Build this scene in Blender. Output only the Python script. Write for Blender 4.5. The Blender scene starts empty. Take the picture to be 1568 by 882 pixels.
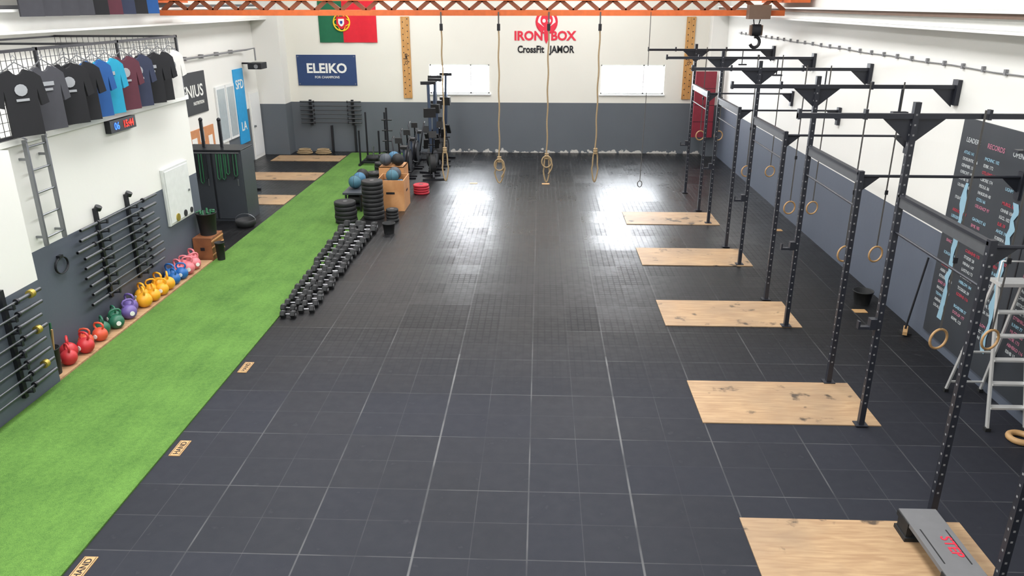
import bpy, math, random
from mathutils import Matrix, Vector, Euler
random.seed(7)
sc=bpy.context.scene
PI=math.pi
# ------------------------------------------------------------ camera
f=1180.0;H=4.53
cd=bpy.data.cameras.new('camera');co=bpy.data.objects.new('camera',cd);sc.collection.objects.link(co)
co.location=(0,0,H);co.rotation_euler=(math.radians(90)-math.atan(436/f),0,math.radians(2.09))
cd.sensor_width=36;cd.lens=f/1568*36;sc.camera=co
sc.view_settings.view_transform='Standard'
# ------------------------------------------------------------ materials
def lin(c):
    return tuple(((v/255)/12.92 if v/255<=.04045 else ((v/255+.055)/1.055)**2.4) for v in c)+(1,)
MATS={}
def mat(name,rgb,rough=.6,metal=0,var=.12,scale=8,bump=0,bscale=60,spec=.5,emit=0):
    if name in MATS: return MATS[name]
    m=bpy.data.materials.new(name);m.use_nodes=True;nt=m.node_tree;N=nt.nodes;L=nt.links
    b=N['Principled BSDF'];c=lin(rgb)
    tc=N.new('ShaderNodeTexCoord');no=N.new('ShaderNodeTexNoise');no.inputs['Scale'].default_value=scale;no.inputs['Detail'].default_value=4
    L.new(tc.outputs['Object'],no.inputs['Vector'])
    mx=N.new('ShaderNodeMix');mx.data_type='RGBA'
    mx.inputs[6].default_value=tuple(v*(1-var) for v in c[:3])+(1,);mx.inputs[7].default_value=tuple(min(1,v*(1+var)) for v in c[:3])+(1,)
    L.new(no.outputs['Fac'],mx.inputs[0]);L.new(mx.outputs[2],b.inputs['Base Color'])
    b.inputs['Roughness'].default_value=rough;b.inputs['Metallic'].default_value=metal;b.inputs['Specular IOR Level'].default_value=spec
    if emit: b.inputs['Emission Color'].default_value=c;b.inputs['Emission Strength'].default_value=emit
    if bump:
        n2=N.new('ShaderNodeTexNoise');n2.inputs['Scale'].default_value=bscale;n2.inputs['Detail'].default_value=3
        L.new(tc.outputs['Object'],n2.inputs['Vector'])
        bp=N.new('ShaderNodeBump');bp.inputs['Strength'].default_value=bump;bp.inputs['Distance'].default_value=.02
        L.new(n2.outputs['Fac'],bp.inputs['Height']);L.new(bp.outputs['Normal'],b.inputs['Normal'])
    MATS[name]=m;return m
BLK=mat('black_steel',(34,35,40),.4,.3);DK=mat('dark_rubber',(24,25,27),.65);STL=mat('steel',(140,142,146),.35,.9);BAR=mat('bar_dark_steel',(92,94,98),.4,.8)
RIG=mat('rig_powder_coat',(42,44,52),.4,.2)
GRYM=mat('grey_metal',(96,98,102),.5,.5);HOLE=mat('hole_grey',(128,128,130),.8)
WHT=mat('white_paint_small',(226,226,222),.6,var=.03);RED=mat('red_print',(214,38,62),.6);CHR=mat('dull_chrome',(140,140,144),.4,.9)
ROPE=mat('rope_fibre',(156,134,102),.9,var=.35,scale=60);STRAP=mat('strap_grey',(84,82,80),.9)
RINGW=mat('ring_wood',(180,142,96),.5);ORG=mat('crane_orange',(200,96,42),.55,var=.25)
GOLD=mat('brass_collar',(170,150,70),.4,.6);GREENB=mat('green_band',(34,92,60),.7)
def wood(name,a,b2,plank=(1,9,1),rough=.55,stain=False):
    m=bpy.data.materials.new(name);m.use_nodes=True;nt=m.node_tree;N=nt.nodes;L=nt.links;b=N['Principled BSDF']
    tc=N.new('ShaderNodeTexCoord');mp=N.new('ShaderNodeMapping');mp.inputs['Scale'].default_value=plank
    L.new(tc.outputs['Object'],mp.inputs['Vector'])
    oi=N.new('ShaderNodeObjectInfo');ad=N.new('ShaderNodeVectorMath');ad.operation='ADD';L.new(mp.outputs[0],ad.inputs[0])
    ml=N.new('ShaderNodeMath');ml.operation='MULTIPLY';ml.inputs[1].default_value=40;L.new(oi.outputs['Random'],ml.inputs[0]);L.new(ml.outputs[0],ad.inputs[1])
    no=N.new('ShaderNodeTexNoise');no.inputs['Scale'].default_value=3;no.inputs['Detail'].default_value=6;no.inputs['Distortion'].default_value=.6
    L.new(ad.outputs[0],no.inputs['Vector'])
    r=N.new('ShaderNodeValToRGB');r.color_ramp.elements[0].position=.35;r.color_ramp.elements[1].position=.65
    r.color_ramp.elements[0].color=lin(a);r.color_ramp.elements[1].color=lin(b2);L.new(no.outputs['Fac'],r.inputs[0])
    out=r.outputs[0]
    if stain:
        ad2=N.new('ShaderNodeVectorMath');ad2.operation='ADD';L.new(tc.outputs['Object'],ad2.inputs[0]);L.new(ml.outputs[0],ad2.inputs[1])
        for sc_,lo,hi,colr,amt in((1.3,.4,.7,(134,114,94),.6),(4.2,.62,.70,(60,50,42),.9)):
            n2=N.new('ShaderNodeTexNoise');n2.inputs['Scale'].default_value=sc_;n2.inputs['Detail'].default_value=5
            L.new(ad2.outputs[0],n2.inputs['Vector'])
            r2=N.new('ShaderNodeMapRange');L.new(n2.outputs['Fac'],r2.inputs[0])
            for i,q in enumerate((lo,hi,0,amt)): r2.inputs[i+1].default_value=q
            mx=N.new('ShaderNodeMix');mx.data_type='RGBA';mx.inputs[7].default_value=lin(colr);L.new(r2.outputs[0],mx.inputs[0]);L.new(out,mx.inputs[6]);out=mx.outputs[2]
    L.new(out,b.inputs['Base Color']);b.inputs['Roughness'].default_value=rough
    return m
PLAT=wood('platform_plywood',(158,126,94),(180,150,114),stain=True,rough=.5)
PLY=wood('plywood_box',(176,122,76),(198,146,98));PLANK=wood('plank_wood',(160,124,92),(186,150,112))
PEG=wood('pegboard_wood',(178,128,70),(200,152,92),plank=(9,1,1))
DKW=wood('dark_crate_wood',(110,66,40),(140,88,54))
# ------------------------------------------------------------ mesh builder
class MB:
    def __init__(s): s.v=[];s.f=[];s.mi=[];s.sm=[];s.m=[]
    def _mi(s,m):
        if m not in s.m: s.m.append(m)
        return s.m.index(m)
    def add(s,vs,fs,m,smooth=False):
        o=len(s.v);s.v+=[Vector(v) for v in vs];k=s._mi(m)
        for f_ in fs: s.f.append([o+i for i in f_]);s.mi.append(k);s.sm.append(smooth)
    def box(s,a,b,m):
        x0,y0,z0=a;x1,y1,z1=b
        s.add([(x0,y0,z0),(x1,y0,z0),(x1,y1,z0),(x0,y1,z0),(x0,y0,z1),(x1,y0,z1),(x1,y1,z1),(x0,y1,z1)],
              [(3,2,1,0),(4,5,6,7),(0,1,5,4),(1,2,6,5),(2,3,7,6),(3,0,4,7)],m)
    def cbox(s,c,d,m,R=None):
        vs=[]
        for z in(-.5,.5):
            for x,y in((-.5,-.5),(.5,-.5),(.5,.5),(-.5,.5)):
                p=Vector((x*d[0],y*d[1],z*d[2]))
                if R: p=R@p
                vs.append(p+Vector(c))
        s.add(vs,[(3,2,1,0),(4,5,6,7),(0,1,5,4),(1,2,6,5),(2,3,7,6),(3,0,4,7)],m)
    def frame(s,p1,p2,up=(0,0,1)):
        d=(Vector(p2)-Vector(p1));L_=d.length;z=d/L_;u=Vector(up)
        if abs(z.dot(u))>.98:u=Vector((0,1,0)) if abs(z.y)<.9 else Vector((1,0,0))
        x=u.cross(z).normalized();y=z.cross(x);return L_,Matrix((x,y,z)).transposed()
    def beam(s,p1,p2,w,h,m,up=(0,0,1)):
        L_,R=s.frame(p1,p2,up);s.cbox((Vector(p1)+Vector(p2))/2,(w,h,L_),m,R)
    def cyl(s,p1,p2,r1,m,r2=None,seg=14,smooth=True):
        r2=r1 if r2 is None else r2;L_,R=s.frame(p1,p2);A=[];B=[]
        for i in range(seg):
            a=2*PI*i/seg;q=Vector((math.cos(a),math.sin(a),0));A.append(Vector(p1)+R@(q*r1));B.append(Vector(p2)+R@(q*r2))
        s.add(A+B,[(i,(i+1)%seg,seg+(i+1)%seg,seg+i) for i in range(seg)],m,smooth)
        s.add(A,[tuple(reversed(range(seg)))],m);s.add(B,[tuple(range(seg))],m)
    def tube(s,pts,r,m,seg=8,closed=False):
        pts=[Vector(p) for p in pts];n=len(pts);vs=[];prev=None
        for i,p in enumerate(pts):
            if closed: t=pts[(i+1)%n]-pts[i-1]
            else: t=pts[min(i+1,n-1)]-pts[max(i-1,0)]
            t.normalize()
            if prev is None:
                u=Vector((0,0,1)) if abs(t.z)<.9 else Vector((1,0,0));x=u.cross(t).normalized()
            else: x=(prev-t*prev.dot(t)).normalized()
            prev=x;y=t.cross(x)
            for k in range(seg):
                a=2*PI*k/seg;vs.append(p+(x*math.cos(a)+y*math.sin(a))*r)
        fs=[]
        for i in range(n if closed else n-1):
            j=(i+1)%n
            for k in range(seg): fs.append((i*seg+k,i*seg+(k+1)%seg,j*seg+(k+1)%seg,j*seg+k))
        s.add(vs,fs,m,True)
        if not closed: s.add(vs[:seg],[tuple(reversed(range(seg)))],m);s.add(vs[-seg:],[tuple(range(seg))],m)
    def lathe(s,prof,c,m,seg=24,R=None):
        vs=[]
        for r,z in prof:
            for k in range(seg):
                a=2*PI*k/seg;p=Vector((r*math.cos(a),r*math.sin(a),z));p=R@p if R else p;vs.append(p+Vector(c))
        n=len(prof);fs=[(i*seg+k,i*seg+(k+1)%seg,(i+1)*seg+(k+1)%seg,(i+1)*seg+k) for i in range(n-1) for k in range(seg)]
        s.add(vs,fs,m,True)
        if prof[0][0]>1e-4: s.add(vs[:seg],[tuple(reversed(range(seg)))],m)
        if prof[-1][0]>1e-4: s.add(vs[-seg:],[tuple(range(seg))],m)
    def sphere(s,c,r,m,seg=20,sc_=(1,1,1),cut=-1):
        prof=[]
        for i in range(13):
            a=-PI/2+PI*i/12;z=math.sin(a)
            prof.append((max(math.cos(a),1e-5)*r*sc_[0],max(z,cut)*r*sc_[2]))
        s.lathe(prof,c,m,seg)
    def prism(s,poly,M,th,m):
        n=len(poly);A=[M@Vector((x,y,0)) for x,y in poly];B=[M@Vector((x,y,th)) for x,y in poly]
        s.add(A+B,[tuple(reversed(range(n))),tuple(range(n,2*n))]+[(i,(i+1)%n,n+(i+1)%n,n+i) for i in range(n)],m)
    def text(s,t,size,M,m,ex=.004,align='CENTER',sx=1,bold=.012):
        cu=bpy.data.curves.new('t','FONT');cu.body=t;cu.size=size;cu.extrude=ex;cu.align_x=align;cu.resolution_u=3;cu.offset=size*bold
        o=bpy.data.objects.new('t',cu);sc.collection.objects.link(o);bpy.context.view_layer.update()
        me=o.evaluated_get(bpy.context.evaluated_depsgraph_get()).to_mesh()
        S=Matrix.Diagonal((sx,1,1,1))
        s.add([M@(S@v.co) for v in me.vertices],[tuple(p.vertices) for p in me.polygons],m)
        bpy.data.objects.remove(o);bpy.data.curves.remove(cu)
    def done(s,name,loc=(0,0,0),rz=0,world=False,bevel=0):
        me=bpy.data.meshes.new(name)
        off=Vector(loc) if world else Vector((0,0,0))
        me.from_pydata([v-off for v in s.v],[],s.f)
        for m in s.m: me.materials.append(m)
        me.polygons.foreach_set('material_index',s.mi);me.polygons.foreach_set('use_smooth',s.sm);me.update()
        o=bpy.data.objects.new(name,me);sc.collection.objects.link(o);o.location=loc;o.rotation_euler[2]=rz
        if bevel:
            b=o.modifiers.new('bevel','BEVEL');b.width=bevel;b.segments=2;b.limit_method='ANGLE'
        return o
def inst(o,loc,rz=0,s=1,rot=None):
    n=bpy.data.objects.new(o.name.split('.')[0],o.data);sc.collection.objects.link(n);n.location=loc;n.rotation_euler=rot or (0,0,rz)
    n.scale=(s,s,s) if not hasattr(s,'__len__') else s
    for md in o.modifiers:
        b=n.modifiers.new('bevel','BEVEL');b.width=md.width;b.segments=2;b.limit_method='ANGLE'
    return n
def MX(o,x,y,z=None):
    x=Vector(x);y=Vector(y);z=x.cross(y)
    M=Matrix((x,y,z)).transposed().to_4x4();M.translation=Vector(o);return M
def MB_back(x,z,y=24.88): return MX((x,y,z),(1,0,0),(0,0,1))      # faces -Y
def M_left(y,z,x): return MX((x,y,z),(0,1,0),(0,0,1))             # faces +X
def M_right(y,z,x): return MX((x,y,z),(0,-1,0),(0,0,1))           # faces -X
# ------------------------------------------------------------ procedural surface materials
def nodes(name):
    m=bpy.data.materials.new(name);m.use_nodes=True;return m,m.node_tree.nodes,m.node_tree.links,m.node_tree.nodes['Principled BSDF']
def mth(N,L,op,a,b=None,c=None,clamp=False):
    n=N.new('ShaderNodeMath');n.operation=op;n.use_clamp=clamp
    for i,v in enumerate((a,b,c)):
        if v is None: continue
        if isinstance(v,(int,float)): n.inputs[i].default_value=v
        else: L.new(v,n.inputs[i])
    return n.outputs[0]
def noise(N,L,vec,scale,detail=3,dist=0):
    n=N.new('ShaderNodeTexNoise');n.inputs['Scale'].default_value=scale;n.inputs['Detail'].default_value=detail;n.inputs['Distortion'].default_value=dist
    L.new(vec,n.inputs['Vector']);return n.outputs['Fac']
def mixc(N,L,f_,a,b):
    n=N.new('ShaderNodeMix');n.data_type='RGBA'
    for k,v in((0,f_),(6,a),(7,b)):
        if isinstance(v,(int,float)) or isinstance(v,tuple): n.inputs[k].default_value=v
        else: L.new(v,n.inputs[k])
    return n.outputs[2]
def rng(N,L,v,a,b,c=0,d=1):
    n=N.new('ShaderNodeMapRange');L.new(v,n.inputs[0])
    for i,q in enumerate((a,b,c,d)): n.inputs[i+1].default_value=q
    return n.outputs[0]
def rubber_mat():
    m,N,L,b=nodes('rubber_tiles')
    g=N.new('ShaderNodeNewGeometry');sp=N.new('ShaderNodeSeparateXYZ');L.new(g.outputs['Position'],sp.inputs[0])
    X,Y=sp.outputs[0],sp.outputs[1]
    def line(c,off,per,w):
        q=mth(N,L,'DIVIDE',mth(N,L,'ADD',c,off),per);fr=mth(N,L,'FRACT',q)
        d=mth(N,L,'MULTIPLY',mth(N,L,'ABSOLUTE',mth(N,L,'SUBTRACT',fr,.5)),-per);d=mth(N,L,'ADD',d,per/2)
        return mth(N,L,'LESS_THAN',d,w),mth(N,L,'FLOOR',q)
    mxl,cx=line(X,.07,.5,.004);myl,cy=line(Y,.05,.5,.004)
    Mx,CX=line(X,.07,1,.008);My,CY=line(Y,.55,1,.006)
    Sx,_=line(X,1.07,2,.011)
    minor=mth(N,L,'MAXIMUM',mxl,myl);major=mth(N,L,'MAXIMUM',Mx,My)
    cb=N.new('ShaderNodeCombineXYZ');L.new(CX,cb.inputs[0]);L.new(CY,cb.inputs[1])
    wn=N.new('ShaderNodeTexWhiteNoise');L.new(cb.outputs[0],wn.inputs['Vector'])
    cb2=N.new('ShaderNodeCombineXYZ');L.new(cx,cb2.inputs[0]);L.new(cy,cb2.inputs[1])
    wn2=N.new('ShaderNodeTexWhiteNoise');L.new(cb2.outputs[0],wn2.inputs['Vector'])
    n1=noise(N,L,g.outputs['Position'],.5,5);n2=noise(N,L,g.outputs['Position'],7,5);n3=noise(N,L,g.outputs['Position'],120,2)
    tile=mth(N,L,'ADD',mth(N,L,'MULTIPLY',wn.outputs['Value'],.55),mth(N,L,'MULTIPLY',wn2.outputs['Value'],.3))
    v=mth(N,L,'ADD',mth(N,L,'MULTIPLY',tile,.4),mth(N,L,'ADD',mth(N,L,'MULTIPLY',n1,.3),mth(N,L,'MULTIPLY',n3,.25)))
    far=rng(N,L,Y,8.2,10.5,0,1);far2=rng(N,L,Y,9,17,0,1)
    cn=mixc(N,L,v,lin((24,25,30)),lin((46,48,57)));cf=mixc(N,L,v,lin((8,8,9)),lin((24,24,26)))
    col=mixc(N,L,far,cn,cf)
    dust=rng(N,L,n2,.66,.76,0,.15);col=mixc(N,L,dust,col,lin((92,92,96)))
    rb,_=line(X,0,.1,.010);rb2,_=line(Y,0,.1,.010)
    rib=mth(N,L,'MULTIPLY',mth(N,L,'MAXIMUM',rb,rb2),far)
    ribs=mth(N,L,'ADD',.35,mth(N,L,'MULTIPLY',wn2.outputs['Value'],.65));rib=mth(N,L,'MULTIPLY',rib,ribs)
    col=mixc(N,L,mth(N,L,'MULTIPLY',rib,.08),col,lin((60,60,64)))
    wear=rng(N,L,noise(N,L,g.outputs['Position'],1.1,3),.42,.62,.0,1)
    wear=mth(N,L,'MULTIPLY',wear,rng(N,L,Y,9,12,1,.3))
    nearf=mth(N,L,'MULTIPLY',mth(N,L,'LESS_THAN',Y,9.6),mth(N,L,'LESS_THAN',mth(N,L,'ABSOLUTE',X),1.6))
    col=mixc(N,L,mth(N,L,'MULTIPLY',minor,mth(N,L,'ADD',.05,mth(N,L,'MULTIPLY',wear,.14))),col,lin((110,110,112)))
    col=mixc(N,L,mth(N,L,'MULTIPLY',major,mth(N,L,'ADD',.07,mth(N,L,'MULTIPLY',wear,.26))),col,lin((115,115,115)))
    col=mixc(N,L,mth(N,L,'MULTIPLY',mth(N,L,'MULTIPLY',Sx,nearf),mth(N,L,'ADD',.1,mth(N,L,'MULTIPLY',wear,.4))),col,lin((125,125,125)))
    L.new(col,b.inputs['Base Color'])
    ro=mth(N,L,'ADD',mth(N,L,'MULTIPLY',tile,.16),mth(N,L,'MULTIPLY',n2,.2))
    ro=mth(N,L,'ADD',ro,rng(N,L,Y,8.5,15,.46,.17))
    L.new(mth(N,L,'ADD',ro,mth(N,L,'MULTIPLY',rib,.12)),b.inputs['Roughness'])
    h=mth(N,L,'SUBTRACT',mth(N,L,'MULTIPLY',n3,.35),mth(N,L,'ADD',minor,mth(N,L,'MULTIPLY',rib,.4)))
    bp=N.new('ShaderNodeBump');bp.inputs['Strength'].default_value=.25;bp.inputs['Distance'].default_value=.003;L.new(h,bp.inputs['Height']);L.new(bp.outputs[0],b.inputs['Normal'])
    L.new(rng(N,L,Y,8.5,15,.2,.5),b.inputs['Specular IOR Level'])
    return m
def turf_mat():
    m,N,L,b=nodes('artificial_turf')
    g=N.new('ShaderNodeNewGeometry');p=g.outputs['Position']
    mp=N.new('ShaderNodeMapping');mp.inputs['Scale'].default_value=(6,.5,1);L.new(p,mp.inputs['Vector'])
    st=noise(N,L,mp.outputs[0],1.2,4);n1=noise(N,L,p,110,3);n2=noise(N,L,p,1.5,5);n4=noise(N,L,p,28,3)
    v=mth(N,L,'ADD',mth(N,L,'MULTIPLY',n1,.5),mth(N,L,'ADD',mth(N,L,'MULTIPLY',n2,.25),mth(N,L,'MULTIPLY',st,.15)))
    v=mth(N,L,'ADD',v,mth(N,L,'MULTIPLY',n4,.25))
    col=mixc(N,L,rng(N,L,v,.38,.78),lin((46,82,30)),lin((106,148,66)));L.new(col,b.inputs['Base Color'])
    b.inputs['Roughness'].default_value=.9;b.inputs['Specular IOR Level'].default_value=.3
    bp=N.new('ShaderNodeBump');bp.inputs['Strength'].default_value=.8;bp.inputs['Distance'].default_value=.012;L.new(n1,bp.inputs['Height']);L.new(bp.outputs[0],b.inputs['Normal'])
    return m
def wall_mat(name,band,chips=False,white=(228,227,222),grey=(92,98,104),ymin=None):
    m,N,L,b=nodes(name)
    g=N.new('ShaderNodeNewGeometry');sp=N.new('ShaderNodeSeparateXYZ');L.new(g.outputs['Position'],sp.inputs[0]);p=g.outputs['Position']
    n1=noise(N,L,p,.8,5);n2=noise(N,L,p,12,4)
    w=mixc(N,L,n1,tuple(c*.92 for c in lin(white)[:3])+(1,),lin(white));gr=mixc(N,L,n1,tuple(c*.85 for c in lin(grey)[:3])+(1,),tuple(c*1.1 for c in lin(grey)[:3])+(1,))
    if band:
        msk=mth(N,L,'LESS_THAN',sp.outputs[2],band)
        if ymin is not None: msk=mth(N,L,'MULTIPLY',msk,mth(N,L,'GREATER_THAN',sp.outputs[1],ymin))
        if chips:
            nz=mth(N,L,'ADD',mth(N,L,'MULTIPLY',sp.outputs[2],1.9),mth(N,L,'MULTIPLY',noise(N,L,p,7,4),-1.0))
            ch=mth(N,L,'LESS_THAN',nz,-.43)
            cc=mth(N,L,'MULTIPLY',ch,mth(N,L,'GREATER_THAN',sp.outputs[0],-2.9))
            gr=mixc(N,L,cc,gr,lin((190,188,182)))
        w=mixc(N,L,msk,w,gr)
    L.new(w,b.inputs['Base Color']);b.inputs['Roughness'].default_value=.6
    bp=N.new('ShaderNodeBump');bp.inputs['Strength'].default_value=.15;bp.inputs['Distance'].default_value=.01;L.new(n2,bp.inputs['Height']);L.new(bp.outputs[0],b.inputs['Normal'])
    return m
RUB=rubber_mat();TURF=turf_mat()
WB=wall_mat('wall_back_paint',1.58,True,white=(226,224,214));WR=wall_mat('wall_right_paint',1.55,grey=(86,93,106));WL=wall_mat('wall_left_paint',1.55,ymin=21.6)
WBL=wall_mat('wall_block_paint',1.55,grey=(80,86,98));WN=wall_mat('wall_near_paint',1.38,grey=(80,86,98));WP=wall_mat('plain_white_wall',0)
WPI=wall_mat('pilaster_paint',1.58)
# ------------------------------------------------------------ room shell
YB=24.9
def slab(name,a,b,m,bevel=0):
    o=MB();o.box(a,b,m);c=tuple((a[i]+b[i])/2 for i in range(3));return o.done(name,c,world=True,bevel=bevel)
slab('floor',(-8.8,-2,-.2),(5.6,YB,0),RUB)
slab('turf_runner',(-6.07,-1.9,0),(-3.98,24.6,.018),TURF)
o=MB()
wx=[(-3.5,-1.62),(1.86,3.83)];z0,z1=1.85,2.74
o.box((-9,YB,-.2),(wx[0][0],YB+.25,7),WB);o.box((wx[0][1],YB,-.2),(wx[1][0],YB+.25,7),WB);o.box((wx[1][1],YB,-.2),(5.8,YB+.25,7),WB)
for a,b in wx: o.box((a,YB,-.2),(b,YB+.25,z0),WB);o.box((a,YB,z1),(b,YB+.25,7),WB)
o.box((-8.8,24.3,0),(-7.97,YB,7),WPI);o.box((5.1,24.45,0),(5.56,YB,7),WPI)
o.done('wall_back')
GLOW=mat('frosted_daylight_pane',(244,249,255),.4,emit=36,var=.01);FR=mat('window_frame_white',(222,224,224),.5,var=.02)
for a,b in wx:
    o=MB();y=YB+.1
    o.box((a,y+.03,z0),(b,y+.04,z1),GLOW)
    for q in (a,b-.04): o.box((q,y-.02,z0),(q+.04,y+.02,z1),FR)
    for q in (z0,z1-.04): o.box((a,y-.02,q),(b,y+.02,q+.04),FR)
    mx_=(a+b)/2+.35;o.box((mx_-.02,y-.02,z0),(mx_+.02,y+.02,z1),FR)
    o.box((a-.04,YB-.05,z0-.04),(b+.04,YB+.1,z0),FR)
    o.done('window_1' if a<0 else 'window_2',(0,0,0))
slab('wall_right',(5.56,-2,-.2),(5.8,YB,7),WR)
slab('wall_left',(-9,-2,-.2),(-8.8,YB,7),WL)
slab('wall_front',(-9,-2.2,-.2),(5.8,-2,7),WP)
CE=mat('ceiling_panels',(215,215,212),.8)
o=MB()
sk=[(-5.6,-3.6),(.4,2.4)]
for a,b in((-9,-5.6),(-3.6,.4),(2.4,5.8)): o.box((a,-2.2,7),(b,YB+.25,7.15),CE)
for a,b in sk: o.box((a,-2.2,7),(b,0,7.15),CE);o.box((a,24,7),(b,YB+.25,7.15),CE)
for a,b in sk:
    for k in range(1,12): o.box((a,k*2-.04,7.0),(b,k*2+.04,7.12),CE)
o.done('ceiling')
SK=mat('skylight_polycarbonate',(240,246,255),.5,emit=3,var=.01)
for a,b in sk: slab('skylight',(a-.05,-.05,7.15),(b+.05,24.05,7.18),SK)
def area(name,loc,sx,sy,p,col=(1,.985,.96),rot=(0,0,0)):
    l=bpy.data.lights.new(name,'AREA');l.shape='RECTANGLE';l.size=sx;l.size_y=sy;l.energy=p;l.color=col
    o_=bpy.data.objects.new(name,l);sc.collection.objects.link(o_);o_.location=loc;o_.rotation_euler=rot
area('skylight_daylight_a',(-4.6,12,6.95),2,23,1020)
area('skylight_daylight_b',(1.4,12,6.95),2,23,960)
area('near_turf_fill',(-5.6,2.6,6.9),2,4,300)  # extra fill lamp, added to brighten the near left turf
w=bpy.data.worlds.new('world');sc.world=w;w.use_nodes=True
bg=w.node_tree.nodes['Background'];stx=w.node_tree.nodes.new('ShaderNodeTexSky');stx.sky_type='HOSEK_WILKIE'
w.node_tree.links.new(stx.outputs[0],bg.inputs[0]);bg.inputs[1].default_value=.6
slab('wall_annex',(-8.8,8.6,0),(-6.45,14.1,2.9),WBL)
slab('wall_annex_front',(-8.8,-2,0),(-6.08,8.6,2.95),WN)
slab('trim_1',(-6.45,8.6,2.9),(-6.4,14.12,2.97),WHT)
slab('trim_2',(-6.45,8.6,0),(-6.08,13.45,.035),PLANK)
# crane rails
o=MB()
for z in(4.07,4.4): o.box((-8.8,-2,z),(-8.3,24.3,z+.04),WHT)
o.box((-8.6,-2,4.1),(-8.5,24.3,4.4),WHT);o.box((-8.6,-2,4.44),(-8.52,24.3,4.5),GRYM);o.done('crane_rail',(0,0,0))
o=MB();RAILB=mat('rail_brown',(110,88,74),.7)
for z in(4.2,4.42): o.box((5.16,-2,z),(5.56,24.3,z+.035),WHT)
o.box((5.3,-2,4.235),(5.38,24.3,4.42),WHT);o.box((5.2,-2,4.36),(5.24,24.3,4.44),RAILB);o.done('crane_rail',(0,0,0))
# overhead crane
o=MB();yc=18.0;ODK=mat('crane_dark_steel',(124,66,38),.6)
for y in(yc-.55,yc+.55):
    o.box((-8.25,y-.07,4.28),(5.1,y+.07,4.39),ORG);o.box((-8.4,y-.07,4.58),(5.2,y+.07,4.70),ORG)
n=24;w_=13.3/n;y=yc-.55
for i in range(n):
    xa=-8.2+i*w_
    o.beam((xa,y,4.38),(xa+w_/2,y,4.60),.08,.06,ODK,(0,1,0));o.beam((xa+w_/2,y,4.60),(xa+w_,y,4.38),.08,.06,ODK,(0,1,0))
for i in range(18):
    xa=-8.2+i*13.2/17;o.box((xa-.03,yc-.5,4.31),(xa+.03,yc+.5,4.35),ORG)
for xa in(-8.75,5.05):
    o.box((xa,yc-1.1,4.54),(xa+.4,yc+1.1,4.8),ORG)
    for q in(-.85,.85): o.cyl((xa+.1,yc+q,4.62),(xa+.3,yc+q,4.62),.08,BLK)
o.box((4.3,yc-.85,4.22),(4.75,yc-.62,4.5),RAILB)
o.done('overhead_crane',(0,0,0))
o=MB();x=4.5
for q in(-.07,.07): o.cyl((x+q,yc-.75,4.215),(x+q*.6,yc-.75,4.08),.012,BLK)
o.cyl((x-.09,yc-.75,4.0),(x+.09,yc-.75,4.0),.12,BLK);o.box((x-.13,yc-.8,3.9),(x+.13,yc-.7,4.1),RAILB)
o.tube([(x+.0+.1*math.sin(a),yc-.75,3.76+.11*math.cos(a)) for a in [i*.45-.2 for i in range(11)]],.034,BLK)
o.done('crane_hook',(0,0,0))
# ------------------------------------------------------------ climbing ropes
for x,kind in((-2.15,0),(-.92,1),(.15,2),(1.24,0)):
    o=MB();y=yc-.66
    o.beam((x,y,4.36),(x,y,4.1),.03,.006,STRAP,(0,1,0));o.cyl((x,y,4.12),(x,y,3.98),.035,BLK)
    zt={0:1.42,1:1.22,2:1.3}[kind]
    pts=[(x+.008*math.sin(i*.8),y,3.98-(3.98-zt)*i/30) for i in range(31)];o.tube(pts,.017,ROPE)
    o.sphere((x,y,zt),.048,ROPE,12)
    lw={0:.085,1:.13,2:.085}[kind];lh={0:.35,1:.27,2:.3}[kind]
    lp=[(x+lw*math.sin(a)*(.75+.25*math.cos(a+PI)),y,zt-lh-lh*math.cos(a)) for a in [PI+2*PI*i/26 for i in range(26)]]
    lp=[(x+(p[0]-x)*(1.15 if p[2]<zt-lh else .8),p[1],p[2]) for p in lp]
    o.tube(lp,.017,ROPE,closed=True)
    if kind:
        o.tube([(x+.02+.03*i/8+.09*math.sin(i*.4),y-.03,zt-.05*i) for i in range(9)],.017,ROPE)
        o.tube([(x+.11*math.sin(a),y-.04,zt-.12-.13*math.cos(a)) for a in [2*PI*i/20 for i in range(20)]],.016,ROPE,closed=True)
    for q in range(4): o.tube([(x+.035*math.cos(a),y+.035*math.sin(a),zt+.05-.035*q) for a in [2*PI*i/12 for i in range(12)]],.015,ROPE,closed=True)
    o.done('climbing_rope',(x,y,4.38),world=True)
o=MB();o.tube([(2.3,yc-.66,4.36),(2.3,yc-.66,2.5),(2.27,yc-.66,.75)],.008,STRAP,6);o.tube([(2.27+.05*math.sin(a),yc-.66,.68+.07*math.cos(a)) for a in [2*PI*i/16 for i in range(16)]],.01,STRAP,closed=True);o.done('pull_cord',(2.3,yc-.66,4.3),world=True)
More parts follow.
